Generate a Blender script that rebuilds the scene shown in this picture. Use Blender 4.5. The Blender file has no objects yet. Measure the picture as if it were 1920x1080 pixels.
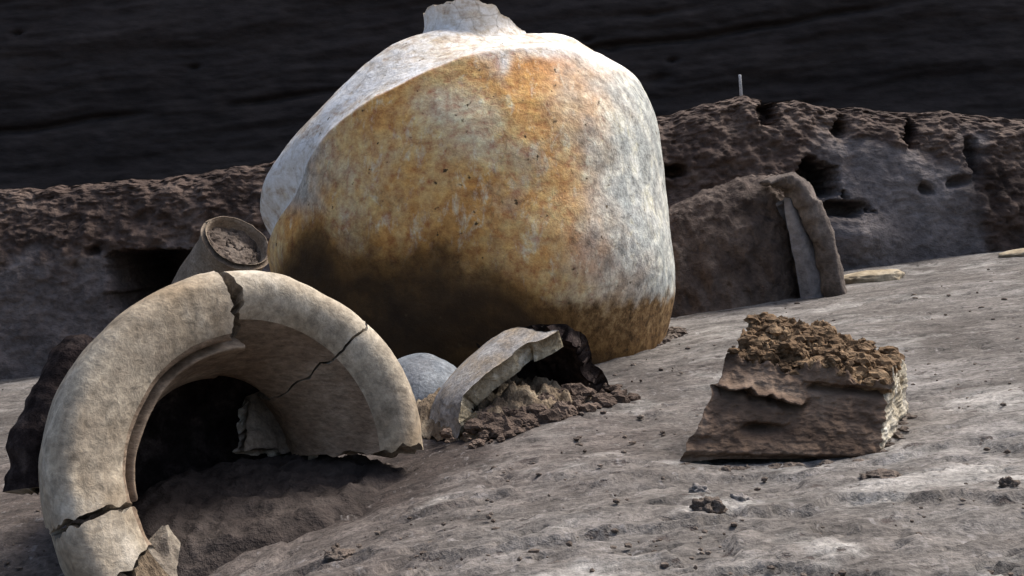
import bpy, math, random
import numpy as np
from mathutils import Vector

# ------------------------------------------------------------------ camera, sky, sun, exposure
scene = bpy.context.scene
col = scene.collection
random.seed(7)
F, H0 = 2318.0, 395.0                       # focal length and horizon row for a 1920 px wide picture

cam_data = bpy.data.cameras.new('camera')
cam = bpy.data.objects.new('camera', cam_data)
col.objects.link(cam)
cam.location = (0, 0, 0)
cam.rotation_euler = (math.radians(90), 0, 0)
cam_data.sensor_width = 36.0
cam_data.lens = 36.0 * F / 1920.0
cam_data.shift_y = (H0 - 540.0) / 1920.0
cam_data.clip_start = 0.01
cam_data.clip_end = 500.0
scene.camera = cam

SUN_AZ, SUN_EL = 54.0, 56.0                 # degrees to the right of straight ahead, and above the horizon
world = bpy.data.worlds.new('World')
scene.world = world
world.use_nodes = True
wn = world.node_tree
wn.nodes.clear()
sky = wn.nodes.new('ShaderNodeTexSky')
sky.sky_type = 'NISHITA'
sky.sun_disc = False
sky.sun_elevation = math.radians(SUN_EL)
sky.sun_rotation = math.radians(SUN_AZ)
sky.dust_density = 5.0
sky.ozone_density = 1.0
bg = wn.nodes.new('ShaderNodeBackground')
bg.inputs['Strength'].default_value = 0.125
wo = wn.nodes.new('ShaderNodeOutputWorld')
wn.links.new(sky.outputs[0], bg.inputs['Color'])
wn.links.new(bg.outputs[0], wo.inputs['Surface'])

sun_data = bpy.data.lights.new('sun', 'SUN')
sun_data.energy = 2.7
sun_data.angle = math.radians(24.0)
sun_data.color = (1.0, 0.965, 0.92)
sun = bpy.data.objects.new('sun', sun_data)
col.objects.link(sun)
_az, _el = math.radians(SUN_AZ), math.radians(SUN_EL)
sun_dir = Vector((math.sin(_az) * math.cos(_el), math.cos(_az) * math.cos(_el), math.sin(_el)))
sun.rotation_euler = sun_dir.to_track_quat('Z', 'Y').to_euler()
sun.location = sun_dir * 20

scene.render.engine = 'CYCLES'
scene.view_settings.view_transform = 'Standard'
scene.view_settings.look = 'None'
scene.view_settings.exposure = 0.8
scene.view_settings.gamma = 1.0
scene.cycles.max_bounces = 6

# ------------------------------------------------------------------ numpy noise
_rng = np.random.default_rng(3)
_perm = _rng.permutation(256)
_perm = np.concatenate([_perm, _perm, _perm])
_grad = _rng.normal(size=(256, 3))
_grad /= np.linalg.norm(_grad, axis=1)[:, None]


def pnoise(p):
    p = np.asarray(p, float)
    sh = p.shape[:-1]
    p = p.reshape(-1, 3)
    i = np.floor(p).astype(int)
    f = p - i
    i &= 255
    w = f * f * f * (f * (f * 6 - 15) + 10)
    out = np.zeros(len(p))
    for dx in (0, 1):
        for dy in (0, 1):
            for dz in (0, 1):
                h = _perm[_perm[_perm[(i[:, 0] + dx) & 255] + ((i[:, 1] + dy) & 255)] + ((i[:, 2] + dz) & 255)]
                g = _grad[h]
                d = (g * (f - np.array([dx, dy, dz]))).sum(1)
                wx = w[:, 0] if dx else 1 - w[:, 0]
                wy = w[:, 1] if dy else 1 - w[:, 1]
                wz = w[:, 2] if dz else 1 - w[:, 2]
                out += d * wx * wy * wz
    return out.reshape(sh) * 1.5


def fbm(p, freq, octs=4, gain=0.5, seed=0.0):
    p = np.asarray(p, float) * freq + seed * 17.31
    a, s = 1.0, 0.0
    for _ in range(octs):
        s = s + a * pnoise(p)
        p = p * 2.03 + 5.7
        a *= gain
    return s


def ridged(p, freq, octs=4, seed=0.0):
    p = np.asarray(p, float) * freq + seed * 13.7
    a, s = 1.0, 0.0
    for _ in range(octs):
        s = s + a * (1 - np.abs(pnoise(p)) * 2)
        p = p * 2.1 + 3.1
        a *= 0.5
    return s


def sstep(a, b, x):
    t = np.clip((x - a) / (b - a), 0, 1)
    return t * t * (3 - 2 * t)


def at(px, py, d):
    """world point seen at photo pixel (px, py) at d metres ahead"""
    return np.array([(px - 960) / F * d, d, (H0 - py) / F * d])


def pix(P):
    return 960 + F * P[..., 0] / P[..., 1], H0 - F * P[..., 2] / P[..., 1]


# ------------------------------------------------------------------ mesh helpers
def tag(o, label=None, cat=None, group=None, kind=None):
    if label: o['label'] = label
    if cat: o['category'] = cat
    if group: o['group'] = group
    if kind: o['kind'] = kind
    return o


def empty(name, loc):
    o = bpy.data.objects.new(name, None)
    o.empty_display_size = 0.05
    col.objects.link(o)
    o.location = loc
    return o


def mesh_obj(name, V, Fc, mats, parent=None, origin=(0, 0, 0), smooth=True, mat_idx=None, attrs=None):
    V = np.asarray(V, float).reshape(-1, 3) - np.asarray(origin, float)
    me = bpy.data.meshes.new(name)
    if isinstance(Fc, np.ndarray) and Fc.ndim == 2:
        n, k = Fc.shape
        me.vertices.add(len(V)); me.vertices.foreach_set('co', V.ravel())
        me.loops.add(n * k); me.loops.foreach_set('vertex_index', Fc.astype(np.int32).ravel())
        me.polygons.add(n)
        me.polygons.foreach_set('loop_start', np.arange(0, n * k, k, dtype=np.int32))
        me.update(calc_edges=True)
    else:
        me.from_pydata(V.tolist(), [], [list(map(int, f)) for f in Fc])
    if not isinstance(mats, (list, tuple)):
        mats = [mats]
    for m in mats:
        me.materials.append(m)
    if mat_idx is not None:
        me.polygons.foreach_set('material_index', np.asarray(mat_idx, np.int32))
    me.polygons.foreach_set('use_smooth', np.full(len(me.polygons), smooth))
    if attrs:
        for k, v in attrs.items():
            a = me.attributes.new(k, 'FLOAT', 'POINT')
            a.data.foreach_set('value', np.asarray(v, np.float32).ravel())
    me.validate()
    me.update()
    o = bpy.data.objects.new(name, me)
    col.objects.link(o)
    if parent is not None:
        o.parent = parent
        base = np.array(parent.location)
        o.location = Vector(np.asarray(origin, float) - base) if np.any(origin) else Vector(-base)
    else:
        o.location = Vector(np.asarray(origin, float))
    return o


def grid_faces(nu, nv, wrap_u=False, off=0):
    iu = np.arange(nu if wrap_u else nu - 1)
    jv = np.arange(nv - 1)
    I, J = np.meshgrid(iu, jv, indexing='ij')
    I2 = (I + 1) % nu
    return np.stack([I * nv + J, I2 * nv + J, I2 * nv + J + 1, I * nv + J + 1], -1).reshape(-1, 4) + off


def grid_normals(P, wrap_u=False):
    if wrap_u:
        du = np.roll(P, -1, 0) - np.roll(P, 1, 0)
    else:
        du = np.gradient(P, axis=0)
    dv = np.gradient(P, axis=1)
    n = np.cross(du, dv)
    return n / (np.linalg.norm(n, axis=-1, keepdims=True) + 1e-12)


def shell(P, thick, edge_noise=0.0):
    """closed solid from an open grid of outer points; returns V, F, material index (0 outer, 1 inner, 2 broken edge)"""
    nu, nv = P.shape[:2]
    N = grid_normals(P)
    Q = P - N * (thick if np.isscalar(thick) else thick[..., None])
    V = np.concatenate([P.reshape(-1, 3), Q.reshape(-1, 3)])
    A = grid_faces(nu, nv)
    B = grid_faces(nu, nv)[:, ::-1] + nu * nv
    idx = np.arange(nu * nv).reshape(nu, nv)
    ring = np.concatenate([idx[0, :-1], idx[:-1, -1], idx[-1, :0:-1], idx[:0:-1, 0]])
    nx = np.roll(ring, -1)
    E = np.stack([ring, ring + nu * nv, nx + nu * nv, nx], -1)
    mi = np.concatenate([np.zeros(len(A)), np.ones(len(B)), np.full(len(E), 2)])
    return V, np.concatenate([A, B, E]), mi


def catmull(pts, n, closed=False):
    pts = np.asarray(pts, float)
    m = len(pts)
    out = []
    segs = m if closed else m - 1
    for k in range(n):
        t = k / (n if closed else n - 1) * segs
        i = min(int(t), segs - 1)
        f = t - i
        g = (lambda j: pts[j % m]) if closed else (lambda j: pts[min(max(j, 0), m - 1)])
        p0, p1, p2, p3 = g(i - 1), g(i), g(i + 1), g(i + 2)
        out.append(0.5 * (2 * p1 + (p2 - p0) * f + (2 * p0 - 5 * p1 + 4 * p2 - p3) * f * f + (3 * p1 - p0 - 3 * p2 + p3) * f ** 3))
    return np.array(out)


_ico_cache = {}


def ico(sub):
    if sub not in _ico_cache:
        import bmesh
        bm = bmesh.new()
        bmesh.ops.create_icosphere(bm, subdivisions=sub, radius=1.0)
        bm.verts.ensure_lookup_table()
        V = np.array([v.co[:] for v in bm.verts])
        Fc = np.array([[v.index for v in f.verts] for f in bm.faces])
        bm.free()
        _ico_cache[sub] = (V, Fc)
    return _ico_cache[sub]


def lump(center, size, sub=3, rough=0.25, freq=1.6, seed=0.0, flat=0.0):
    V, Fc = ico(sub)
    k = 1 + rough * fbm(V, freq, 4, 0.55, seed) + 0.4 * rough * (ridged(V, freq * 1.7, 3, seed) - 1)
    P = V * k[:, None]
    if flat:
        P[:, 2] = np.maximum(P[:, 2], -flat)
    return P * np.asarray(size) + np.asarray(center), Fc


# ------------------------------------------------------------------ materials
class NT:
    def __init__(self, name):
        self.m = bpy.data.materials.new(name)
        self.m.use_nodes = True
        self.t = self.m.node_tree
        self.b = self.t.nodes['Principled BSDF']
        self.b.inputs['Roughness'].default_value = 0.9
        self.b.inputs['Specular IOR Level'].default_value = 0.2
        self.tc = self.t.nodes.new('ShaderNodeTexCoord').outputs['Object']

    def link(self, a, b): self.t.links.new(a, b)

    def mapped(self, scale=(1, 1, 1), rot=(0, 0, 0), src=None):
        n = self.t.nodes.new('ShaderNodeMapping')
        n.inputs['Scale'].default_value = scale
        n.inputs['Rotation'].default_value = rot
        self.link(src or self.tc, n.inputs['Vector'])
        return n.outputs[0]

    def noise(self, scale, detail=6, rough=0.6, dist=0.0, vec=None):
        n = self.t.nodes.new('ShaderNodeTexNoise')
        n.inputs['Scale'].default_value = scale
        n.inputs['Detail'].default_value = detail
        n.inputs['Roughness'].default_value = rough
        n.inputs['Distortion'].default_value = dist
        self.link(vec or self.tc, n.inputs['Vector'])
        return n.outputs['Fac']

    def voronoi(self, scale, feature='F1', vec=None, rand=1.0):
        n = self.t.nodes.new('ShaderNodeTexVoronoi')
        n.feature = feature
        n.inputs['Scale'].default_value = scale
        n.inputs['Randomness'].default_value = rand
        self.link(vec or self.tc, n.inputs['Vector'])
        return n.outputs['Distance']

    def attr(self, name):
        n = self.t.nodes.new('ShaderNodeAttribute')
        n.attribute_name = name
        return n.outputs['Fac']

    def ramp(self, fac, stops):
        n = self.t.nodes.new('ShaderNodeValToRGB')
        e = n.color_ramp.elements
        while len(e) < len(stops): e.new(0.5)
        for el, (pos, c) in zip(e, stops):
            el.position = pos
            el.color = (c, c, c, 1) if np.isscalar(c) else (*c, 1)
        self.link(fac, n.inputs['Fac'])
        return n.outputs['Color']

    def mix(self, fac, a, b, mode='MIX'):
        n = self.t.nodes.new('ShaderNodeMix')
        n.data_type = 'RGBA'
        n.blend_type = mode
        for key, v in ((0, fac), (6, a), (7, b)):
            s = n.inputs[key]
            if hasattr(v, 'is_linked'): self.link(v, s)
            elif key == 0: s.default_value = v
            else: s.default_value = (*v, 1)
        return n.outputs[2]

    def math(self, op, a, b=0.5):
        n = self.t.nodes.new('ShaderNodeMath')
        n.operation = op
        for s, v in zip(n.inputs, (a, b)):
            if hasattr(v, 'is_linked'): self.link(v, s)
            else: s.default_value = v
        return n.outputs[0]

    def bump(self, h, strength=0.5, dist=0.005, normal=None):
        n = self.t.nodes.new('ShaderNodeBump')
        n.inputs['Strength'].default_value = strength
        n.inputs['Distance'].default_value = dist
        self.link(h, n.inputs['Height'])
        if normal: self.link(normal, n.inputs['Normal'])
        return n.outputs[0]

    def out(self, colour=None, normal=None, rough=None):
        if colour is not None: self.link(colour, self.b.inputs['Base Color'])
        if normal is not None: self.link(normal, self.b.inputs['Normal'])
        if rough is not None: self.b.inputs['Roughness'].default_value = rough
        return self.m


def earth(name, dark, mid, light, scale=8, grain=60, bump=0.6, bd=0.006, stretch=(1, 1, 1), rot=(0, 0, 0)):
    n = NT(name)
    v = n.mapped(stretch, rot)
    a = n.noise(scale, 6, 0.65, 0.3, v)
    b = n.noise(grain, 4, 0.7, 0.0, v)
    c = n.ramp(a, [(0.3, dark), (0.5, mid), (0.72, light)])
    c = n.mix(0.75, c, n.ramp(b, [(0.28, 0.25), (0.5, 0.5), (0.75, 0.8)]), 'OVERLAY')
    nb = n.bump(a, bump * 0.7, bd * 2)
    nb = n.bump(b, bump, bd, nb)
    return n.out(c, nb)


def ground_material():
    n = NT('grey_silt')
    a = n.noise(3.2, 5, 0.62, 0.4)
    b = n.noise(26, 5, 0.72, 0.3, n.mapped((0.6, 1.1, 1)))
    g = n.noise(170, 4, 0.75)
    c = n.ramp(a, [(0.34, (0.070, 0.061, 0.054)), (0.5, (0.118, 0.106, 0.096)), (0.66, (0.190, 0.177, 0.165))])
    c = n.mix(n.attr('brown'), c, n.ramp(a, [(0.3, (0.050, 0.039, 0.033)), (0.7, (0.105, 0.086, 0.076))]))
    c = n.mix(n.attr('dark_soil'), c, (0.040, 0.031, 0.027))
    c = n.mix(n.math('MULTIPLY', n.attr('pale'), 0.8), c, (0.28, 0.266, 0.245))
    c = n.mix(0.9, c, n.ramp(b, [(0.32, 0.2), (0.5, 0.5), (0.68, 0.80)]), 'OVERLAY')
    c = n.mix(0.8, c, n.ramp(g, [(0.32, 0.18), (0.5, 0.5), (0.70, 0.80)]), 'OVERLAY')
    pits = n.ramp(n.noise(62, 5, 0.62, 0.2, n.mapped((0.7, 1.0, 1))), [(0.33, 0.0), (0.39, 1.0)])
    c = n.mix(pits, (0.065, 0.052, 0.047), c)
    fl = n.ramp(n.noise(110, 4, 0.6, 0.4, n.mapped((1, 0.6, 1), (0, 0, 0.4))), [(0.60, 0.0), (0.70, 0.7)])
    c = n.mix(n.math('MULTIPLY', fl, 0.6), c, (0.30, 0.28, 0.27))
    nb = n.bump(b, 0.4, 0.008)
    nb = n.bump(pits, 0.5, 0.003, nb)
    nb = n.bump(g, 0.8, 0.003, nb)
    return n.out(c, nb)


def pot_material():
    n = NT('stained_fired_clay')
    a = n.noise(6, 6, 0.62, 0.2)
    a2 = n.noise(10, 6, 0.66, 0.2, n.mapped((1, 1, 1), (0.6, 0.2, 1.1)))
    f = n.noise(70, 5, 0.75, 0.1)
    s = n.noise(34, 6, 0.75, 0.4, n.mapped((1.5, 1, 0.7), (0.3, 0.9, 0.2)))
    k = n.noise(18, 6, 0.72, 0.3, n.mapped((1, 1, 1), (0.2, 1.4, 0.5)))
    c = n.ramp(a, [(0.32, (0.50, 0.215, 0.055)), (0.45, (0.60, 0.315, 0.100)), (0.56, (0.63, 0.41, 0.180)), (0.70, (0.64, 0.51, 0.33))])
    orange = n.ramp(a2, [(0.50, 0.0), (0.66, 0.85)])
    c = n.mix(n.math('MULTIPLY', orange, n.attr('warm')), c, (0.56, 0.215, 0.034))
    c = n.mix(n.ramp(k, [(0.54, 0.0), (0.70, 0.55)]), c, (0.30, 0.175, 0.082))
    big = n.noise(5.0, 5, 0.62, 0.3, n.mapped((1, 1, 1), (0.9, 0.4, 2.0)))
    c = n.mix(n.ramp(big, [(0.56, 0.0), (0.68, 0.55)]), c, (0.58, 0.52, 0.41))
    c = n.mix(n.ramp(s, [(0.54, 0.0), (0.66, 0.7)]), c, (0.68, 0.58, 0.41))
    greyc = n.ramp(s, [(0.34, (0.25, 0.285, 0.285)), (0.50, (0.40, 0.43, 0.415)), (0.66, (0.72, 0.71, 0.60))])
    c = n.mix(n.attr('grey'), c, greyc)
    palec = n.ramp(a2, [(0.32, (0.46, 0.36, 0.25)), (0.45, (0.68, 0.63, 0.56)), (0.62, (0.80, 0.78, 0.75))])
    stk = n.noise(16, 5, 0.65, 0.2, n.mapped((0.5, 1.0, 2.6), (0, 0.75, 0)))
    palec = n.mix(n.ramp(stk, [(0.52, 0.0), (0.66, 0.75)]), palec, (0.52, 0.41, 0.30))
    c = n.mix(n.attr('pale'), c, palec)
    c = n.mix(0.9, c, n.ramp(f, [(0.30, 0.17), (0.5, 0.5), (0.70, 0.80)]), 'OVERLAY')
    wob = n.t.nodes.new('ShaderNodeVectorMath'); wob.operation = 'ADD'
    nn = n.t.nodes.new('ShaderNodeTexNoise'); nn.inputs['Scale'].default_value = 40; nn.inputs['Detail'].default_value = 3
    sc_ = n.t.nodes.new('ShaderNodeVectorMath'); sc_.operation = 'SCALE'; sc_.inputs['Scale'].default_value = 0.03
    n.link(n.tc, nn.inputs['Vector']); n.link(nn.outputs['Color'], sc_.inputs[0]); n.link(n.tc, wob.inputs[0]); n.link(sc_.outputs[0], wob.inputs[1])
    cr = n.ramp(n.voronoi(26, 'DISTANCE_TO_EDGE', wob.outputs[0]), [(0.0, 0.0), (0.05, 1.0)])
    crm = n.math('MULTIPLY', n.math('SUBTRACT', 1.0, cr), n.ramp(big, [(0.46, 0.0), (0.58, 0.35)]))
    c = n.mix(crm, c, (0.13, 0.085, 0.045))
    c = n.mix(n.attr('crust'), c, n.ramp(f, [(0.36, (0.050, 0.030, 0.011)), (0.5, (0.17, 0.095, 0.038)), (0.66, (0.34, 0.23, 0.11))]))
    dark_lowc = n.ramp(a2, [(0.35, (0.024, 0.014, 0.007)), (0.55, (0.055, 0.030, 0.012)), (0.72, (0.12, 0.063, 0.021))])
    so = n.attr('dark_low')
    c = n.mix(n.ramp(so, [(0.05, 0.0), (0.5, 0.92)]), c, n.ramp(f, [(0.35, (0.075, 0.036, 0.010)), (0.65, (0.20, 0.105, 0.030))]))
    c = n.mix(n.ramp(so, [(0.40, 0.0), (0.85, 1.0)]), c, dark_lowc)
    spots = n.ramp(n.noise(95, 2, 0.5), [(0.24, 0.0), (0.31, 1.0)])
    c = n.mix(spots, (0.07, 0.045, 0.02), c)
    nb = n.bump(k, 0.35, 0.008)
    nb = n.bump(f, 0.6, 0.004, nb)
    return n.out(c, nb, 0.8)


def ceramic(name, dark, mid, light, warm, scale=14, streak=(1, 1, 1), grime=0.0):
    n = NT(name)
    v = n.mapped(streak)
    a = n.noise(scale, 7, 0.62, 0.6, v)
    w = n.noise(scale * 0.7, 6, 0.6, 0.4, n.mapped((1, 1, 1), (0.4, 1.0, 0.3)))
    f = n.noise(max(110, scale * 9), 5, 0.7, 0.2, v)
    c = n.ramp(a, [(0.28, dark), (0.48, mid), (0.70, light)])
    c = n.mix(n.ramp(w, [(0.48, 0.0), (0.68, 0.85)]), c, warm)
    if grime:
        gr = n.noise(9, 6, 0.7, 0.3, n.mapped((1, 1, 1), (1.3, 0.2, 0.7)))
        c = n.mix(n.ramp(gr, [(0.50, 0.0), (0.66, grime)]), c, (0.15, 0.115, 0.08))
    c = n.mix(0.8, c, n.ramp(f, [(0.30, 0.22), (0.5, 0.5), (0.70, 0.78)]), 'OVERLAY')
    nb = n.bump(a, 0.2, 0.004)
    nb = n.bump(f, 0.55, 0.003, nb)
    return n.out(c, nb, 0.85)


M_GROUND = ground_material()
M_POT = pot_material()
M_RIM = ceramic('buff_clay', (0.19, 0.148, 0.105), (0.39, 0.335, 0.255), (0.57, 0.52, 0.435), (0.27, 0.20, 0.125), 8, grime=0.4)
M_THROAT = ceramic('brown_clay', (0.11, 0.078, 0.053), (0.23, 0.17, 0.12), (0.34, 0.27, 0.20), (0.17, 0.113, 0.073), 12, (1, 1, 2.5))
M_BREAK = earth('broken_clay', (0.10, 0.08, 0.065), (0.27, 0.23, 0.18), (0.46, 0.42, 0.34), 40, 160, 0.8, 0.004)
M_BREAK2 = earth('weathered_break', (0.14, 0.11, 0.07), (0.34, 0.29, 0.20), (0.58, 0.54, 0.45), 40, 160, 0.9, 0.005)
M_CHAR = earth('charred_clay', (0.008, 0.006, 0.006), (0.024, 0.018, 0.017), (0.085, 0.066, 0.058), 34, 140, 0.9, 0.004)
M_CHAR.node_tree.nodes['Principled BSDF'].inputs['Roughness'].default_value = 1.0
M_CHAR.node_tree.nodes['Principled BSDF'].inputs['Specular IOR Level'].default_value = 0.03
M_BLUE = ceramic('blue_grey_clay', (0.09, 0.098, 0.11), (0.155, 0.17, 0.185), (0.26, 0.275, 0.285), (0.13, 0.13, 0.135), 22)
M_SHERD = ceramic('grey_buff_clay', (0.12, 0.108, 0.095), (0.26, 0.245, 0.23), (0.44, 0.42, 0.39), (0.30, 0.22, 0.13), 26)
M_SMALL = ceramic('tan_clay', (0.13, 0.10, 0.075), (0.22, 0.175, 0.13), (0.31, 0.255, 0.20), (0.16, 0.115, 0.08), 24)
M_BROWN = earth('brown_soil', (0.040, 0.027, 0.020), (0.110, 0.078, 0.060), (0.20, 0.155, 0.12), 14, 90, 0.9, 0.01)
M_STRAW = earth('fibrous_soil', (0.06, 0.042, 0.028), (0.20, 0.15, 0.10), (0.40, 0.33, 0.23), 45, 150, 0.9, 0.006, (1, 1, 0.5))
M_DARK_SOIL = earth('dark_red_brown_soil', (0.018, 0.013, 0.011), (0.040, 0.031, 0.027), (0.072, 0.058, 0.050), 16, 90, 0.8, 0.006)
M_CRUMB = earth('crumbly_clay', (0.050, 0.029, 0.014), (0.145, 0.090, 0.048), (0.30, 0.21, 0.125), 45, 120, 0.9, 0.005)
M_BLOCK = earth('layered_clay', (0.050, 0.030, 0.019), (0.135, 0.090, 0.062), (0.25, 0.185, 0.135), 18, 90, 0.7, 0.004, (0.7, 0.7, 1.6))
M_LITSIDE_BREAK = earth('litside_and_break_clay', (0.20, 0.155, 0.095), (0.40, 0.355, 0.27), (0.62, 0.585, 0.51), 40, 160, 0.8, 0.004)  # pale breaks, and the lit side of the clay block
M_WALL = earth('dark_ash_layers', (0.0190, 0.0148, 0.0132), (0.0290, 0.0230, 0.0210), (0.040, 0.0318, 0.0285), 3.0, 26, 0.3, 0.012, (0.5, 1, 1.5), (0, math.radians(-8), 0))
M_GREYSOIL = earth('grey_soil', (0.10, 0.09, 0.088), (0.165, 0.15, 0.148), (0.22, 0.205, 0.20), 9, 70, 0.7, 0.006)
M_STONE = earth('pale_stone', (0.18, 0.14, 0.09), (0.30, 0.245, 0.165), (0.40, 0.345, 0.26), 20, 90, 0.5, 0.004)
M_PEG = ceramic('pale_metal', (0.40, 0.40, 0.40), (0.50, 0.50, 0.50), (0.60, 0.60, 0.60), (0.48, 0.46, 0.44), 30)
M_CLOD = earth('grey_clod', (0.10, 0.085, 0.078), (0.22, 0.20, 0.185), (0.34, 0.32, 0.30), 40, 160, 0.8, 0.004)


def bank_material():
    n = NT('bank_soil')
    v = n.mapped((1, 1, 1.4))
    a = n.noise(9, 6, 0.66, 0.5, v)
    b = n.noise(55, 4, 0.72, 0.2, v)
    cg = n.ramp(a, [(0.3, (0.090, 0.076, 0.071)), (0.5, (0.140, 0.121, 0.115)), (0.72, (0.19, 0.168, 0.161))])
    cb = n.ramp(a, [(0.3, (0.028, 0.018, 0.014)), (0.5, (0.078, 0.053, 0.042)), (0.72, (0.145, 0.106, 0.084))])
    c = n.mix(n.attr('brown'), cg, cb)
    c = n.mix(0.8, c, n.ramp(b, [(0.28, 0.22), (0.5, 0.5), (0.74, 0.76)]), 'OVERLAY')
    nb = n.bump(a, 0.6, 0.02)
    nb = n.bump(b, 0.8, 0.008, nb)
    return n.out(c, nb)


M_BANK = bank_material()

# ------------------------------------------------------------------ the ground
SLOPE, GH = 0.13, 0.2265


def axis(lo, hi, dlo, dhi, step, grow=1.22):
    mid = list(np.arange(dlo, dhi, step))
    a, s, x = [], step, dlo
    while x > lo:
        s *= grow
        x -= s
        a.append(x)
    b, s, x = [], step, mid[-1]
    while x < hi:
        s *= grow
        x += s
        b.append(x)
    return np.array(a[::-1] + mid + b)


def ground_z(x, y):
    """smooth height of the ground (no grain), for standing things on it"""
    far = np.clip(np.abs(x) - 2.5, 0, None)
    xs = np.sign(x) * (np.minimum(np.abs(x), 2.5) + 2.0 * (1 - np.exp(-far / 2.0)))
    z = -GH + SLOPE * xs
    p = np.stack([x, y, np.zeros_like(x)], -1)
    z = z + 0.007 * fbm(p, 3.5, 3, 0.5, 1.0)
    # hollow inside the broken rim, low rise on which the middle fragment lies
    z = z - 0.020 * np.exp(-(((x + 0.215) / 0.11) ** 2 + ((y - 1.17) / 0.12) ** 2))
    z = z - 0.062 * np.exp(-(((x + 0.36) / 0.20) ** 2 + ((y - 0.93) / 0.17) ** 2))
    z = z - 0.007 * np.exp(-(((x - 0.22) / 0.12) ** 2 + ((y - 0.97) / 0.08) ** 2))
    z = z + 0.012 * np.exp(-(((x - 0.03) / 0.10) ** 2 + ((y - 1.40) / 0.16) ** 2))
    return z


def gz(x, y):
    return float(ground_z(np.array([x], float), np.array([y], float))[0])


def build_ground():
    xs = axis(-70, 70, -1.25, 1.35, 0.0048)
    yd, y = [], 0.62
    while y < 3.0:
        yd.append(y)
        y += 0.0028 * (y / 0.8) ** 1.35
    b, s = [], 0.02
    while y < 70:
        b.append(y); s *= 1.25; y += s
    a, s, y = [], 0.01, 0.62
    while y > -70:
        s *= 1.25; y -= s; a.append(y)
    ys = np.array(a[::-1] + yd + b)
    X, Y = np.meshgrid(xs, ys, indexing='ij')
    Z = ground_z(X, Y)
    P = np.stack([X, Y, np.zeros_like(X)], -1)
    near = sstep(3.2, 2.4, np.abs(Y - 0.6)) * sstep(2.2, 1.4, np.abs(X))
    mid = fbm(P, 11, 3, 0.5, 2)
    lump_ = fbm(P, 34, 4, 0.55, 3)
    rough = sstep(-0.15, 0.55, fbm(P, 4.2, 3, 0.5, 4))
    front = sstep(1.25, 0.85, Y)
    Zn = 0.0022 * mid + 0.0016 * lump_ * (0.25 + 1.0 * rough + 1.1 * front)
    rd = ridged(P, 13, 4, 5)
    Zn = Zn + 0.004 * np.clip(rd - 1.15, 0, 1) * (rough * 0.5 + front * 0.6)
    # small pits, longer across the slope
    pt = fbm(P * np.array([1, 1.5, 1]), 40, 2, 0.5, 6)
    Zn = Zn - 0.005 * sstep(0.42, 0.75, pt)
    # peeling crust edges in the foreground
    st = fbm(P * np.array([1.0, 1.6, 1]), 9, 4, 0.55, 8)
    Zn = Zn + 0.005 * (sstep(0.02, 0.08, st) - 0.5) * (0.15 + front)
    Z = Z + Zn * near
    dark_soil = np.exp(-((((X + 0.175) - 0.25 * (Y - 1.2)) / 0.165) ** 4 + ((Y - 1.165) / 0.135) ** 4))  # darker soil colour in and before the mouth of the rim
    dark_soil = sstep(0.25, 0.75, dark_soil + 0.25 * fbm(P, 18, 4, 0.6, 9))
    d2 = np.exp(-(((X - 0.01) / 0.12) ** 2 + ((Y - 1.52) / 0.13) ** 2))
    dark_soil = np.maximum(dark_soil, 0.75 * sstep(0.3, 0.9, d2 + 0.3 * fbm(P, 20, 3, 0.6, 10)))
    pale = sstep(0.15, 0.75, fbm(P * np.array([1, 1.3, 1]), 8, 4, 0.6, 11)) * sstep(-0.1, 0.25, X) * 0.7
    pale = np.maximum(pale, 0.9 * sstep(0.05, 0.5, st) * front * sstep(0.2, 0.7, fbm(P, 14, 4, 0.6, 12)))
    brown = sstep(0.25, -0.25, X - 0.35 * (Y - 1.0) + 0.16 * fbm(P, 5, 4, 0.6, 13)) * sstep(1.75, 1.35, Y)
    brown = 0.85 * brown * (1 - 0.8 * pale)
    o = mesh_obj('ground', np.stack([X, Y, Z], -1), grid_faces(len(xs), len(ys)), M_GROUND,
                 attrs={'dark_soil': dark_soil, 'brown': brown, 'pale': pale * (1 - dark_soil)})
    tag(o, kind='structure')


build_ground()

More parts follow.
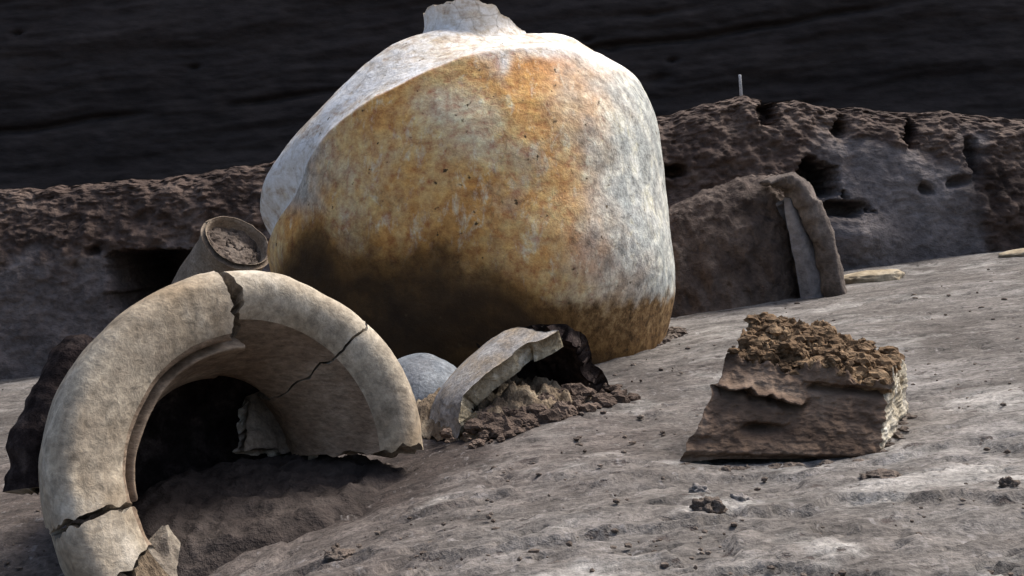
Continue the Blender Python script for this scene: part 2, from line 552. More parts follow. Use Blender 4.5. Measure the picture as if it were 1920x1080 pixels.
# ------------------------------------------------------------------ the bank behind and the dark excavation face
def build_bank():
    xs = np.concatenate([np.linspace(-6, -1.5, 40)[:-1], np.linspace(-1.5, 1.6, 560), np.linspace(1.6, 6, 40)[1:]])
    nv = 190
    v = np.linspace(0, 1, nv)
    top_px = np.array([-400, 0, 120, 250, 380, 490, 700, 1000, 1250, 1330, 1400, 1480, 1560, 1680, 1800, 1920, 2300])
    top_py = np.array([380, 352, 346, 338, 322, 303, 270, 240, 212, 196, 180, 186, 194, 204, 212, 224, 250])
    xt = (top_px - 960) / F * 2.85
    ztop = np.interp(xs, xt, (H0 - top_py) / F * 2.85)
    ztop = ztop + 0.010 * fbm(np.stack([xs, xs * 0, xs * 0], -1), 9, 4, 0.6, 21)
    zb = ground_z(xs, np.full_like(xs, 2.75)) - 0.06
    X, Vv = np.meshgrid(xs, v, indexing='ij')
    vf = np.minimum(Vv / 0.82, 1.0)
    Z = zb[:, None] + (ztop - zb)[:, None] * np.sin(vf * math.pi / 2) ** 0.92
    Y0 = np.interp(xs, [-1.4, -0.6, 0.3, 0.7, 1.3], [2.72, 2.72, 2.70, 2.72, 2.70])[:, None]
    Y = Y0 + 0.16 * vf ** 1.6 + 0.02 * vf
    back = np.clip((Vv - 0.82) / 0.18, 0, 1)
    Y = Y + back ** 1.5 * 2.2
    Z = Z + 0.02 * np.sin(back * math.pi) * 0.0 - 0.05 * back
    P0 = np.stack([X, Y, Z], -1)
    ppx, ppy = 960 + F * X / Y, H0 - F * Z / Y
    face = 1 - back
    brown = np.zeros_like(X)
    # left: crumbly brown upper half, smoother grey-brown below
    left = sstep(0.05, -0.15, X)
    h = (Z - zb[:, None]) / (ztop - zb)[:, None]
    nz = fbm(P0, 7, 4, 0.55, 22)
    brown_l = sstep(0.52, 0.72, h + 0.25 * nz)
    brown_r = np.maximum(sstep(0.70, 0.86, h + 0.16 * nz), sstep(1590, 1500, ppx + 60 * nz))
    brown_r = np.maximum(brown_r, sstep(1800, 1850, ppx + 40 * nz))
    brown = left * np.maximum(brown_l, 0.35) + (1 - left) * brown_r
    Y = Y - face * (0.018 * fbm(P0, 6, 4, 0.5, 23) + brown * 0.016 * fbm(P0, 15, 5, 0.6, 24)
                    + (0.003 + 0.004 * brown) * fbm(P0, 60, 3, 0.7, 25) + brown * 0.007 * (ridged(P0, 22, 3, 26) - 1))

    def hole(cx, cy, wx, wy, depth, tilt=0.0, pw=4, edge=0.22, seed=30):
        q = (ppx - cx) + tilt * (ppy - cy)
        e = (np.abs(q) / wx) ** pw + (np.abs(ppy - cy) / wy) ** pw
        e = e ** (1 / pw) + (0.10 if wx > 80 else 0.38) * fbm(P0, 26, 4, 0.7, seed)
        return depth * sstep(1 + edge * 0.5, 1 - edge, e)

    hd = np.zeros_like(X)
    hd = np.maximum(hd, hole(305, 540, 100, 72, 0.5, -0.10, 5, 0.12, 31))
    for a in ((1535, 335, 34, 36, 0.22, -0.5, 3, 0.3, 32), (1580, 392, 48, 15, 0.12, -0.1, 2, 0.5, 33),
              (1442, 212, 19, 24, 0.12, 0, 2, 0.4, 34), (1582, 240, 14, 24, 0.08, 0, 2, 0.6, 35),
              (1708, 250, 13, 26, 0.12, -0.1, 2, 0.5, 36), (1798, 342, 22, 12, 0.05, 0.5, 2, 0.8, 37),
              (1735, 352, 13, 13, 0.04, -0.4, 2, 0.8, 38), (1265, 320, 26, 12, 0.10, 0, 2, 0.5, 39),
              (1828, 300, 12, 40, 0.06, -0.2, 2, 0.6, 40), (175, 470, 14, 10, 0.03, 0.4, 2, 0.6, 41)):
        hd = np.maximum(hd, hole(*a))
    Y = Y + hd * face
    # a ledge of grey soil leaning out on the right below the large hole
    Y = Y - face * 0.05 * np.exp(-(((ppx - 1600) / 60) ** 2 + ((ppy - 440) / 40) ** 2))
    o = mesh_obj('earth_bank', np.stack([X, Y, Z], -1), grid_faces(len(xs), nv)[:, ::-1], M_BANK,
                 attrs={'brown': np.clip(brown, 0, 1)})
    tag(o, kind='structure')


build_bank()


def build_face():
    xs = np.concatenate([np.linspace(-14, -2.6, 40)[:-1], np.linspace(-2.6, 2.6, 420), np.linspace(2.6, 14, 40)[1:]])
    zs = np.concatenate([np.linspace(-1.2, -0.1, 12)[:-1], np.linspace(-0.1, 0.95, 170), np.linspace(0.95, 2.75, 40)[1:]])
    X, Z = np.meshgrid(xs, zs, indexing='ij')
    P = np.stack([X, np.zeros_like(X), Z], -1)
    Y = 4.35 + 0.10 * (Z + 0.2)
    s = Z - 0.14 * X + 0.04 * fbm(P, 1.2, 3, 0.5, 50)          # tilted layers
    Y = Y - 0.028 * fbm(np.stack([s * 1.0, X * 0.12, s * 0], -1), 5, 5, 0.55, 51) - 0.010 * fbm(P * np.array([0.8, 1, 1]), 6, 5, 0.6, 52)
    for lv, dp in ((0.02, 0.05), (0.23, 0.035), (0.52, 0.03), (0.63, 0.03)):
        seam = np.exp(-((s - lv) / 0.012) ** 2) * sstep(-0.1, 0.35, fbm(P, 1.6, 3, 0.5, lv * 9 + 53))
        Y = Y + dp * seam
    for k in range(14):
        cx, cz = random.uniform(-2.2, 2.2), random.uniform(0.1, 0.85)
        r = random.choice((0.012, 0.015, 0.02, 0.03))
        Y = Y + 0.035 * np.exp(-(((X - cx) / (r * 1.5)) ** 2 + ((Z - cz - 0.2 * (X - cx)) / (r * 0.7)) ** 2))
    # cap going back over the top
    top = np.stack([xs, np.full_like(xs, 40.0), np.full_like(xs, 2.9)], -1)
    G = np.concatenate([np.stack([X, Y, Z], -1), top[:, None]], 1)
    o = mesh_obj('excavation_face', G, grid_faces(len(xs), G.shape[1])[:, ::-1], M_WALL)
    tag(o, kind='structure')


build_face()

# ------------------------------------------------------------------ the large jar
def build_large_jar():
    C = np.array([-0.0822, 2.0, 0.0296])
    n = np.array([-0.4393, 0.6104, 1.0]); n /= np.linalg.norm(n)
    a = np.cross(n, [0, 1, 0]); a /= np.linalg.norm(a)
    b = np.cross(n, a)
    R, hb, Hs, rn = 0.328, 0.4427, 0.2993, 0.1
    rk = np.array([0, 0.34, 0.73, 0.885, 0.985, 1.0]) * R
    hk = np.array([-1, -0.97, -0.75, -0.5, -0.25, 0]) * hb
    body = catmull(np.stack([rk, hk], -1), 150)
    body[:, 0] = np.maximum(body[:, 0], 0)
    t = np.linspace(0, 1, 80)[1:]
    sh = np.stack([R + (rn - R) * t, Hs * catmull([(0, 0), (0.33, 0.45), (0.66, 0.55), (1, 0.58)], 200)[:, 1][(t * 199).astype(int)]], -1)
    cap = np.stack([np.linspace(rn, 0.0004, 14)[1:], sh[-1, 1] + 0.012 * np.sin(np.linspace(0, math.pi / 2, 14)[1:])], -1)
    prof = np.concatenate([body, sh, cap])
    for _ in range(3):
        prof[1:-1] = (prof[:-2] + 2 * prof[1:-1] + prof[2:]) / 4
    # slight collar line at the carination so that it reads as a crisp edge
    nt = 320
    th = np.linspace(0, 2 * math.pi, nt, endpoint=False)
    A = np.cos(th)[:, None] * a + np.sin(th)[:, None] * b
    kel = 1 - 0.0522 * np.cos(2 * (th - 0.7476))
    r, h = prof[:, 0], prof[:, 1]
    P = C + h[None, :, None] * n + r[None, :, None] * A[:, None, :] * kel[:, None, None]
    kv = np.array([0.0215, 0.0131, 0.0056, 0.0072, 0.0051, -0.046, -0.050, 0.012, -0.012, 0.0316, 0.0366, 0.0344])

    def deform(P):
        hh = ((P - C) @ n) / Hs
        P = P + (np.clip(hh, 0, 1.5) ** 1.5)[..., None] * np.array([0.1049, 0, 0.0161])
        d = P - C
        ang = np.arctan2(d[..., 2], d[..., 0])
        x = (ang + math.pi) / (2 * math.pi) * 12
        i = np.floor(x).astype(int); f = x - i; f = f * f * (3 - 2 * f)
        k = 1 + kv[i % 12] * (1 - f) + kv[(i + 1) % 12] * f
        d = d.copy(); d[..., 0] *= k; d[..., 2] *= k
        P = C + d
        # hand-made swelling of the shoulder on the left
        lw = sstep(-0.26, -0.40, P[..., 0])
        zz = np.exp(-((P[..., 2] - 0.045) / 0.07) ** 2)
        body_in = lw * zz * sstep(0.22, 0.02, hh)
        sh_out = np.exp(-(((P[..., 0] + 0.40) / 0.14) ** 2 + ((P[..., 2] - 0.055) / 0.155) ** 2)) * sstep(0.0, 0.30, hh)
        P = P + body_in[..., None] * np.array([0.042, 0.0, 0.0]) + sh_out[..., None] * np.array([-0.050, 0.0, -0.022])
        lowr = sstep(0.10, 0.24, P[..., 0]) * sstep(-0.06, -0.22, P[..., 2])
        P = P + lowr[..., None] * np.array([0.010, 0.0, 0.0])
        g = np.exp(-((P[..., 0] + 0.01) / 0.095) ** 2) * sstep(0.03, 0.30, hh)
        return P - g[..., None] * np.array([0.0, 0.0, 0.034])

    hh0 = np.broadcast_to(h[None, :] / Hs, P.shape[:2]).copy()
    P = deform(P)
    N = grid_normals(P, True)
    dsp = 0.004 * fbm(P, 5, 3, 0.5, 60) + 0.0012 * fbm(P, 30, 3, 0.5, 61)
    ppx, ppy = pix(P)
    dent = np.exp(-(((P[..., 0] + 0.045) / 0.012) ** 2 + ((P[..., 2] - 0.275) / 0.012) ** 2))
    P = P + N * (dsp - 0.010 * dent)[..., None]
    ppx, ppy = pix(P)
    nz = fbm(P, 9, 5, 0.6, 62)
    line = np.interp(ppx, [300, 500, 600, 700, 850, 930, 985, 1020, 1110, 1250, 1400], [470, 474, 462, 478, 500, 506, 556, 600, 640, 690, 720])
    dark_low = sstep(-105, 95, ppy - line + 38 * nz) * sstep(-0.02, -0.12, hh0 * Hs)  # blends to dark brown below a wavy line on the lower body
    cl = np.interp(ppx, [900, 1000, 1100, 1250], [590, 578, 566, 548])
    crust = sstep(-12, 16, ppy - cl + 14 * nz + 16 * fbm(P, 38, 4, 0.65, 66)) * sstep(930, 1010, ppx + 20 * nz)
    grey = sstep(1010, 1210, ppx + 60 * nz + 0.12 * (300 - ppy)) * 0.92
    grey = np.maximum(grey, 0.75 * sstep(640, 540, ppx - 60 * nz + (ppy - 330) * 0.35) * sstep(420, 360, ppy))
    pale = sstep(-0.015, 0.02, hh0 + 0.006 * nz)
    drip = np.exp(-((ppx - 945) / 14) ** 2) * sstep(150, 110, ppy + 20 * nz)
    pale = np.maximum(pale, np.maximum(drip, sstep(112, 78, ppy + 22 * nz - 0.12 * np.abs(ppx - 960) * 1.3)))
    warm = 0.45 + 0.55 * np.exp(-((ppy - 420) / 110) ** 2) + 0.2 * nz
    base = (-0.08, 2.0, gz(-0.08, 2.0))
    root = empty('large_jar', base)
    tag(root, 'very large orange and grey clay jar tilted and half sunk in the ground', 'jar')
    V = P.transpose(1, 0, 2)                      # rows along the profile
    Vf = P.reshape(-1, 3)
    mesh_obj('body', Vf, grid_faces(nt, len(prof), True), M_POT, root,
             attrs={'dark_low': np.clip(dark_low, 0, 1), 'crust': np.clip(crust, 0, 1), 'grey': np.clip(grey, 0, 1),
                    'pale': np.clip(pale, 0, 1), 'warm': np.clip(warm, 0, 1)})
    # broken neck: a shell rising from the shoulder with a ragged top
    m, k = 150, 22
    th2 = np.linspace(0, 2 * math.pi, m)
    u = np.linspace(0, 1, k)
    cen = np.array([-0.058, 1.925, 0.26])
    rx = np.cos(th2)
    ztop = np.interp(rx, [-1, -0.8, -0.45, -0.1, 0.3, 0.62, 0.85, 1], [0.306, 0.312, 0.313, 0.321, 0.311, 0.294, 0.280, 0.274])
    ztop = ztop + 0.0035 * fbm(np.stack([np.cos(th2), np.sin(th2), th2 * 0], -1), 3.5, 4, 0.6, 63)
    zz = 0.19 + u[None, :] * (ztop - 0.19)[:, None]
    rr_ = 0.066 + 0.085 * np.exp(-((zz - 0.19) / 0.060) ** 2) + 0.010 * sstep(0.27, 0.32, zz)
    Pn = np.stack([cen[0] + rr_ * np.cos(th2)[:, None] * 1.04, cen[1] + rr_ * np.sin(th2)[:, None], zz], -1)
    Pn = Pn + 0.0022 * fbm(Pn, 25, 4, 0.6, 64)[..., None]
    Nn = grid_normals(Pn)
    if (Nn * (Pn - cen)).sum(-1).mean() < 0:
        Pn = Pn[::-1]
    Vn, Fn, mi = shell(Pn, 0.014)
    att = {'dark_low': np.zeros(len(Vn)), 'crust': np.zeros(len(Vn)), 'grey': np.zeros(len(Vn)), 'pale': np.ones(len(Vn)), 'warm': np.zeros(len(Vn))}
    o = mesh_obj('neck', Vn, Fn, [M_POT, M_POT, M_BREAK], root, mat_idx=mi, attrs=att)
    o['label'] = 'pale broken neck of the jar with a ragged edge'


build_large_jar()

# ------------------------------------------------------------------ the broken rim in the foreground
def build_rim():
    R = 0.173
    C = np.array([-0.223, 1.08, -0.2200])
    yaw, lean = math.radians(36), math.radians(14)
    n = np.array([math.sin(yaw) * math.cos(lean), -math.cos(yaw) * math.cos(lean), math.sin(lean)])
    a = np.cross([0, 0, 1.0], n); a /= np.linalg.norm(a)
    b = np.cross(n, a)
    root = empty('broken_jar_rim', (C[0], C[1], gz(C[0], C[1])))
    tag(root, 'thick buff clay jar rim standing as a cracked arch in the foreground', 'jar rim')

    lip_front = [(0.90, -0.46), (0.955, -0.36), (0.985, -0.24), (1.0, -0.10), (0.985, 0.005), (0.93, 0.06), (0.85, 0.062), (0.78, 0.015)]
    throat_front = [(0.725, -0.06), (0.655, -0.17), (0.585, -0.30), (0.535, -0.44), (0.515, -0.58)]
    throat_back = [(0.58, -0.60), (0.61, -0.45), (0.68, -0.33)]
    lip_back = [(0.77, -0.27), (0.83, -0.31), (0.86, -0.40)]
    lip_only = lip_front[:-1] + [(0.76, 0.045), (0.67, 0.005), (0.635, -0.06), (0.69, -0.17)] + lip_back[1:]
    throat_only = [(0.625, -0.08)] + [(0.60, -0.17), (0.565, -0.29)] + throat_front[3:] + throat_back + [(0.70, -0.20)]
    stub = lip_front[:-1] + [(0.76, 0.03), (0.62, -0.03), (0.50, -0.12), (0.52, -0.26), (0.66, -0.32)] + lip_back[1:]
    full = lip_front + throat_front + throat_back + lip_back
    deep = lip_front + throat_front + [(0.55, -0.74), (0.63, -0.92)] + [(0.70, -0.88), (0.63, -0.74)] + throat_back + lip_back

    def jag(key, S, amp):
        return amp * (fbm(np.stack([S[:, 0] * 7, S[:, 1] * 7, np.full(len(S), key * 3.7)], -1), 1.0, 3, 0.65, 70 + key))

    def piece(sec, t0, t1, key0, key1, shift=(0, 0, 0), slope0=0.0, slope1=0.0, gap0=0.35, gap1=0.35, amp=2.4, mats=(M_RIM, M_THROAT, M_BREAK), label=None, curve0=None, curve1=None):
        S = catmull(sec, 88, True)
        nS = len(S)
        s_out = (1.0 - S[:, 0])                        # 0 at the outer edge, grows inwards
        e0 = t0 + jag(key0, S, amp) + slope0 * s_out + gap0
        e1 = t1 + jag(key1, S, amp) + slope1 * s_out - gap1
        if curve1 is not None: e1 = e1 + curve1(S)
        if curve0 is not None: e0 = e0 + curve0(S)
        m = max(8, int((t1 - t0) / 1.1))
        u = np.linspace(0, 1, m)
        T = np.radians(e0[None, :] * (1 - u[:, None]) + e1[None, :] * u[:, None])
        rad = np.cos(T)[..., None] * a + np.sin(T)[..., None] * b
        P = C + R * (S[None, :, 0, None] * rad + S[None, :, 1, None] * n)
        dv = fbm(P, 10, 3, 0.5, 80)[..., None] * 0.0030 + fbm(P, 55, 4, 0.65, 81)[..., None] * 0.0004 - 0.0006 * sstep(0.35, 0.9, fbm(P, 40, 4, 0.7, 82))[..., None]
        ctr = C + R * (0.75 * rad - 0.1 * n)
        d = P - ctr; d /= np.linalg.norm(d, axis=-1, keepdims=True)
        P = P + d * dv + np.asarray(shift)
        P[0] += 0.0012 * pnoise(P[0] * 160)[:, None]
        P[-1] += 0.0012 * pnoise(P[-1] * 160 + 9)[:, None]
        V = P.reshape(-1, 3)
        Fq = []
        for i in range(m - 1):
            for j in range(nS):
                k = (j + 1) % nS
                Fq.append((i * nS + j, i * nS + k, (i + 1) * nS + k, (i + 1) * nS + j))
        c0, c1 = len(V), len(V) + 1
        V = np.concatenate([V, P[0].mean(0)[None], P[-1].mean(0)[None]])
        mi = []
        for i in range(m - 1):
            for j in range(nS):
                r_, a_ = S[j]
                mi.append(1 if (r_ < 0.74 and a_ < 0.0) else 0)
        # end caps: bevel-free fracture faces
        capq = []
        for j in range(nS):
            k = (j + 1) % nS
            capq.append((j, c0, k)); capq.append(((m - 1) * nS + k, c1, (m - 1) * nS + j))
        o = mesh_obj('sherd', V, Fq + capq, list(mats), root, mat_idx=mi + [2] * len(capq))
        md = o.modifiers.new('edges', 'EDGE_SPLIT'); md.split_angle = math.radians(50)
        if label: o['label'] = label
        return o

    # right end, top right, left lip, left throat, lower left lip, bottom stub
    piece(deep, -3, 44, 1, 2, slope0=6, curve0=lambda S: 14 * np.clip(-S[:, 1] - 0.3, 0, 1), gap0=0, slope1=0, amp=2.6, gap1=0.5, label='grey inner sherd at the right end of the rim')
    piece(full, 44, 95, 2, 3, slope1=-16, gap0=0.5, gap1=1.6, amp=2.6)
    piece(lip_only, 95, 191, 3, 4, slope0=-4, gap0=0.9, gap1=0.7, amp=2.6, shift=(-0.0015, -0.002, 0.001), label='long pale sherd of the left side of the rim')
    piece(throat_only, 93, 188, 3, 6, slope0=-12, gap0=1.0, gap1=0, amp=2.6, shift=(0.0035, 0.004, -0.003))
    piece(lip_only, 191, 210, 4, 5, gap0=0.6, gap1=0.7, amp=3.0, shift=(0.001, -0.001, -0.0015))
    piece(stub, 210, 243, 5, 7, gap0=0.7, gap1=0, amp=7.0, shift=(0.0, 0.002, -0.003), mats=(M_STRAW, M_BREAK, M_BREAK), label='crumbling earth-covered stub at the foot of the rim')

    # what is left of the jar's body behind the neck, closing the back
    T = np.radians(np.linspace(-25, 205, 120))
    pr = catmull([(0.60, -0.50), (0.68, -0.66), (0.72, -0.85), (0.62, -1.05), (0.35, -1.18), (0.02, -1.22)], 46)
    rad = np.cos(T)[:, None] * a + np.sin(T)[:, None] * b
    P = C + R * (pr[None, :, 0, None] * rad[:, None] + pr[None, :, 1, None] * n)
    P = P + 0.003 * fbm(P, 24, 4, 0.6, 93)[..., None]
    N = grid_normals(P)
    if (N * (P - (C - 0.8 * R * n))).sum(-1).mean() < 0: P = P[::-1]
    V, Fq, mi = shell(P, 0.010)
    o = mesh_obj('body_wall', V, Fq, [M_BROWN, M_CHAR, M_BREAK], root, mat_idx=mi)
    o['label'] = 'dark inside of the jar behind the rim'
    # soil that slid into the mouth
    g1, g2 = np.linspace(-1, 1, 110), np.linspace(-1, 1, 90)
    U, W = np.meshgrid(g1, g2, indexing='ij')
    ctr = C - 0.45 * R * n
    hx = np.array([a[0], a[1]]); hn = np.array([n[0], n[1]]) / np.hypot(n[0], n[1])
    X = ctr[0] + 0.035 + hx[0] * U * 0.175 - hn[0] * W * 0.125
    Y = ctr[1] - 0.005 + hx[1] * U * 0.175 - hn[1] * W * 0.125
    Pq = np.stack([X, Y, X * 0], -1)
    rr_ = np.sqrt(U ** 2 + W ** 2)
    Z = ground_z(X, Y) - 0.012 + sstep(1.0, 0.55, rr_) * (0.028 + 0.022 * sstep(-0.6, 0.5, W) - 0.008 * U) + 0.006 * fbm(Pq, 22, 4, 0.6, 95) + 0.003 * fbm(Pq, 70, 3, 0.6, 96)
    mesh_obj('soil_fill', np.stack([X, Y, Z], -1), grid_faces(110, 90), M_DARK_SOIL, root)

    # a loose sherd lying inside the mouth on the right
    q = [at(470, 735, 1.25), at(580, 728, 1.31), at(590, 850, 1.25), at(455, 845, 1.19)]
    g1 = np.linspace(0, 1, 24)
    U, W = np.meshgrid(g1, g1, indexing='ij')
    U3, W3 = U[..., None], W[..., None]
    P = (q[0] * (1 - U3) + q[1] * U3) * (1 - W3) + (q[3] * (1 - U3) + q[2] * U3) * W3
    P = P + np.array([0, 1, 0]) * (0.012 * (U * (1 - U)) * 4)[..., None] + 0.004 * fbm(P, 40, 3, 0.6, 97)[..., None]
    N = grid_normals(P)
    if N[..., 1].mean() > 0: P = P[::-1]
    V, Fq, mi = shell(P, 0.012)
    mesh_obj('sherd', V, Fq, [M_SMALL, M_THROAT, M_BREAK], root, mat_idx=mi)

    # remains of the jar's shoulder behind the left side
    T = np.radians(np.linspace(128, 178, 70))
    pr = catmull([(0.64, -0.42), (0.78, -0.48), (0.92, -0.52), (1.01, -0.60), (1.04, -0.74)], 40)
    rag = 0.05 * fbm(np.stack([T * 4, T * 0, T * 0], -1), 1, 3, 0.6, 90)
    rad = np.cos(T)[:, None] * a + np.sin(T)[:, None] * b
    P = C + R * (((pr[None, :, 0] + 0) * (1 + rag[:, None] * np.linspace(0, 1, 40)[None]))[..., None] * rad[:, None] + pr[None, :, 1, None] * n)
    P = P + 0.003 * fbm(P, 30, 4, 0.6, 91)[..., None] * n
    N = grid_normals(P)
    if (N * n).sum(-1).mean() < 0: P = P[::-1]
    V, Fq, mi = shell(P, 0.018)
    mi[V[Fq].mean(1)[:, 2] > C[2] + 0.62 * R] = 2
    o = mesh_obj('shoulder', V, Fq, [M_CHAR, M_BROWN, M_LITSIDE_BREAK], root, mat_idx=mi)
    o['label'] = 'dark broken shoulder left behind the rim'
    md = o.modifiers.new('edges', 'EDGE_SPLIT'); md.split_angle = math.radians(50)


build_rim()

# ------------------------------------------------------------------ curved pot fragment between jar and rim, with earth inside
def build_fragment():
    L, Rr = np.array([-0.052, 1.255]), np.array([0.112, 1.40])
    mid = (L + Rr) / 2
    e1 = (Rr - L); half = np.linalg.norm(e1) / 2; e1 /= 2 * half
    e2 = np.array([-e1[1], e1[0]])                      # backwards to the left
    z0 = gz(*mid) - 0.02
    root = empty('pot_fragment', (mid[0], mid[1], gz(*mid)))
    tag(root, 'broken curved pot fragment with a dark hollow and fibrous earth inside, beside the arch', 'pot fragment')

    def dome(phi, t, k=1.0, up=0.128):
        x = -np.cos(phi) * np.cos(t) * half * k
        y = np.sin(t) * 0.135 * k
        z = np.where(phi < math.pi / 2, 0.25 * np.sin(phi) + 0.75 * phi / (math.pi / 2), np.sin(phi)) * np.cos(t) * up * k
        return np.stack([mid[0] + e1[0] * x + e2[0] * y, mid[1] + e1[1] * x + e2[1] * y, z0 + z], -1)

    nu, nv = 120, 60
    def wall(p0, p1, t_of, up, seed, mats, thick, label=None):
        ph = np.radians(np.linspace(p0, p1, nu))
        t0 = np.radians(np.array([t_of(np.degrees(q)) for q in ph])) + 0.055 * fbm(np.stack([ph * 2.6, ph * 0, ph * 0], -1), 1, 4, 0.5, seed)
        u = np.linspace(0, 1, nv)
        Tt = t0[:, None] * (1 - u) + math.radians(70) * u
        P = dome(ph[:, None] * np.ones(nv), Tt, 1.0, up)
        P = P + 0.007 * fbm(P, 16, 4, 0.5, seed + 1)[..., None]
        N = grid_normals(P)
        c = np.array([mid[0], mid[1], z0])
        if (N * (P - c)).sum(-1).mean() < 0: P = P[::-1]
        V, Fq, mi = shell(P, thick)
        o = mesh_obj('wall', V, Fq, mats, root, mat_idx=mi)
        if label: o['label'] = label
    wall(-12, 87, lambda d: np.interp(d, [-12, 0, 40, 75, 92, 98], [0, 2, 4, -8, -18, -14]), 0.112, 100, [M_SHERD, M_CHAR, M_BREAK2], 0.021, 'pale grey wall with a chipped rising tip')
    wall(92, 190, lambda d: np.interp(d, [94, 101, 110, 150, 190], [46, 22, 0, 0, 4]), 0.116, 103, [M_CHAR, M_CHAR, M_CHAR], 0.018, 'charred black wall with a lit edge')
    # earth filling
    g = np.linspace(-1, 1, 90)
    U, W = np.meshgrid(g, np.linspace(-0.62, 1, 70), indexing='ij')
    base = np.stack([mid[0] + e1[0] * U * half * 1.02 + e2[0] * W * 0.11, mid[1] + e1[1] * U * half * 1.02 + e2[1] * W * 0.11, np.zeros_like(U)], -1)
    hgt = 0.046 * np.clip(1 - U ** 2, 0, 1) ** 0.7 * sstep(-0.66, 0.05, W)
    nzz = fbm(base, 28, 4, 0.6, 106)
    base[..., 2] = z0 - 0.004 + hgt * (0.85 + 0.25 * nzz) + 0.008 * fbm(base, 55, 4, 0.65, 107) + 0.03 * (1 - U ** 2) * 0.2
    mesh_obj('soil_fill', base, grid_faces(90, 70), M_STRAW, root)
    # dark clods spilling at the foot on the left
    Vs, Fs, off = [], [], 0
    rr = random.Random(5)
    for k in range(380):
        t = rr.random()
        p = L * (1 - t) + Rr * t
        w = rr.uniform(-0.055, 0.005)
        p = p + e2 * w + e1 * rr.uniform(-0.03, 0.03)
        if t > 0.55 and rr.random() < 0.6: continue
        s = rr.choice((0.0012, 0.0016, 0.002, 0.003, 0.004, 0.006, 0.009))
        V, Fq = lump((p[0], p[1], gz(*p) + s * 0.25 + 0.012 * max(0, 1 + w / 0.05)), (s * rr.uniform(0.8, 1.5), s * rr.uniform(0.8, 1.5), s * rr.uniform(0.6, 1.1)), 2, 0.45, 1.8, k)
        Vs.append(V); Fs.append(Fq + off); off += len(V)
    o = mesh_obj('crumbs', np.concatenate(Vs), np.concatenate(Fs), M_BROWN, root, smooth=False)
    o['kind'] = 'stuff'


build_fragment()


def build_buried_pot():
    c = at(790, 790, 1.50)
    c[2] = gz(c[0], c[1]) + 0.0
    nu, nv = 96, 50
    th = np.linspace(0, 2 * math.pi, nu, endpoint=False)
    el = np.linspace(-0.3, math.pi / 2 - 0.02, nv)
    T, E_ = np.meshgrid(th, el, indexing='ij')
    P = np.stack([c[0] + 0.068 * np.cos(T) * np.cos(E_), c[1] + 0.075 * np.sin(T) * np.cos(E_), c[2] + 0.062 * np.sin(E_)], -1)
    P += 0.003 * fbm(P, 18, 3, 0.5, 110)[..., None]
    top = P[:, -1].mean(0)
    V = np.concatenate([P.reshape(-1, 3), top[None]])
    Fq = [tuple(f) for f in grid_faces(nu, nv, True)] + [(i * nv + nv - 1, ((i + 1) % nu) * nv + nv - 1, nu * nv) for i in range(nu)]
    o = mesh_obj('buried_pot', V, Fq, M_BLUE, origin=tuple(c))
    tag(o, 'smooth blue-grey pot mostly buried between the arch and the jar', 'pot')


build_buried_pot()


def build_small_jar():
    d = 2.30
    rimc = at(443, 456, d)
    n = np.array([0.46, -0.56, 0.70]); n /= np.linalg.norm(n)
    a = np.cross(n, [0, 1, 0]); a /= np.linalg.norm(a)
    b = np.cross(n, a)
    base = rimc - n * 0.20
    root = empty('small_jar', (base[0], base[1], gz(base[0], base[1])))
    tag(root, 'small tan clay jar packed with cracked earth, leaning against the large jar', 'jar')
    prof = catmull([(0.050, -0.27), (0.068, -0.20), (0.070, -0.13), (0.064, -0.07), (0.060, -0.03), (0.064, -0.004), (0.065, 0.0)], 60)
    th = np.linspace(0, 2 * math.pi, 110)
    A = np.cos(th)[:, None] * a * 1.08 + np.sin(th)[:, None] * b
    P = rimc + prof[None, :, 0, None] * A[:, None] + prof[None, :, 1, None] * n
    P = P + 0.0025 * fbm(P, 16, 3, 0.5, 120)[..., None]
    N = grid_normals(P)
    if (N * (P - (rimc - 0.1 * n))).sum(-1).mean() < 0: P = P[::-1]
    V, Fq, mi = shell(P, 0.0105)
    mesh_obj('wall', V, Fq, [M_SMALL, M_SMALL, M_SMALL], root, mat_idx=mi)
    rr = np.linspace(0.002, 0.058, 34)
    G = rimc + rr[None, :, None] * A[:, None]
    cr = np.abs(fbm(G, 42, 3, 0.5, 121))
    h = -0.012 + 0.006 * fbm(G, 20, 4, 0.6, 122) - 0.007 * sstep(0.10, 0.0, cr)
    G = G + h[..., None] * n
    mesh_obj('soil_fill', G, grid_faces(110, 34)[:, ::-1], M_GREYBROWN, root)


M_GREYBROWN = earth('grey_brown_soil', (0.055, 0.041, 0.032), (0.115, 0.090, 0.073), (0.175, 0.145, 0.12), 30, 110, 0.9, 0.006)
build_small_jar()


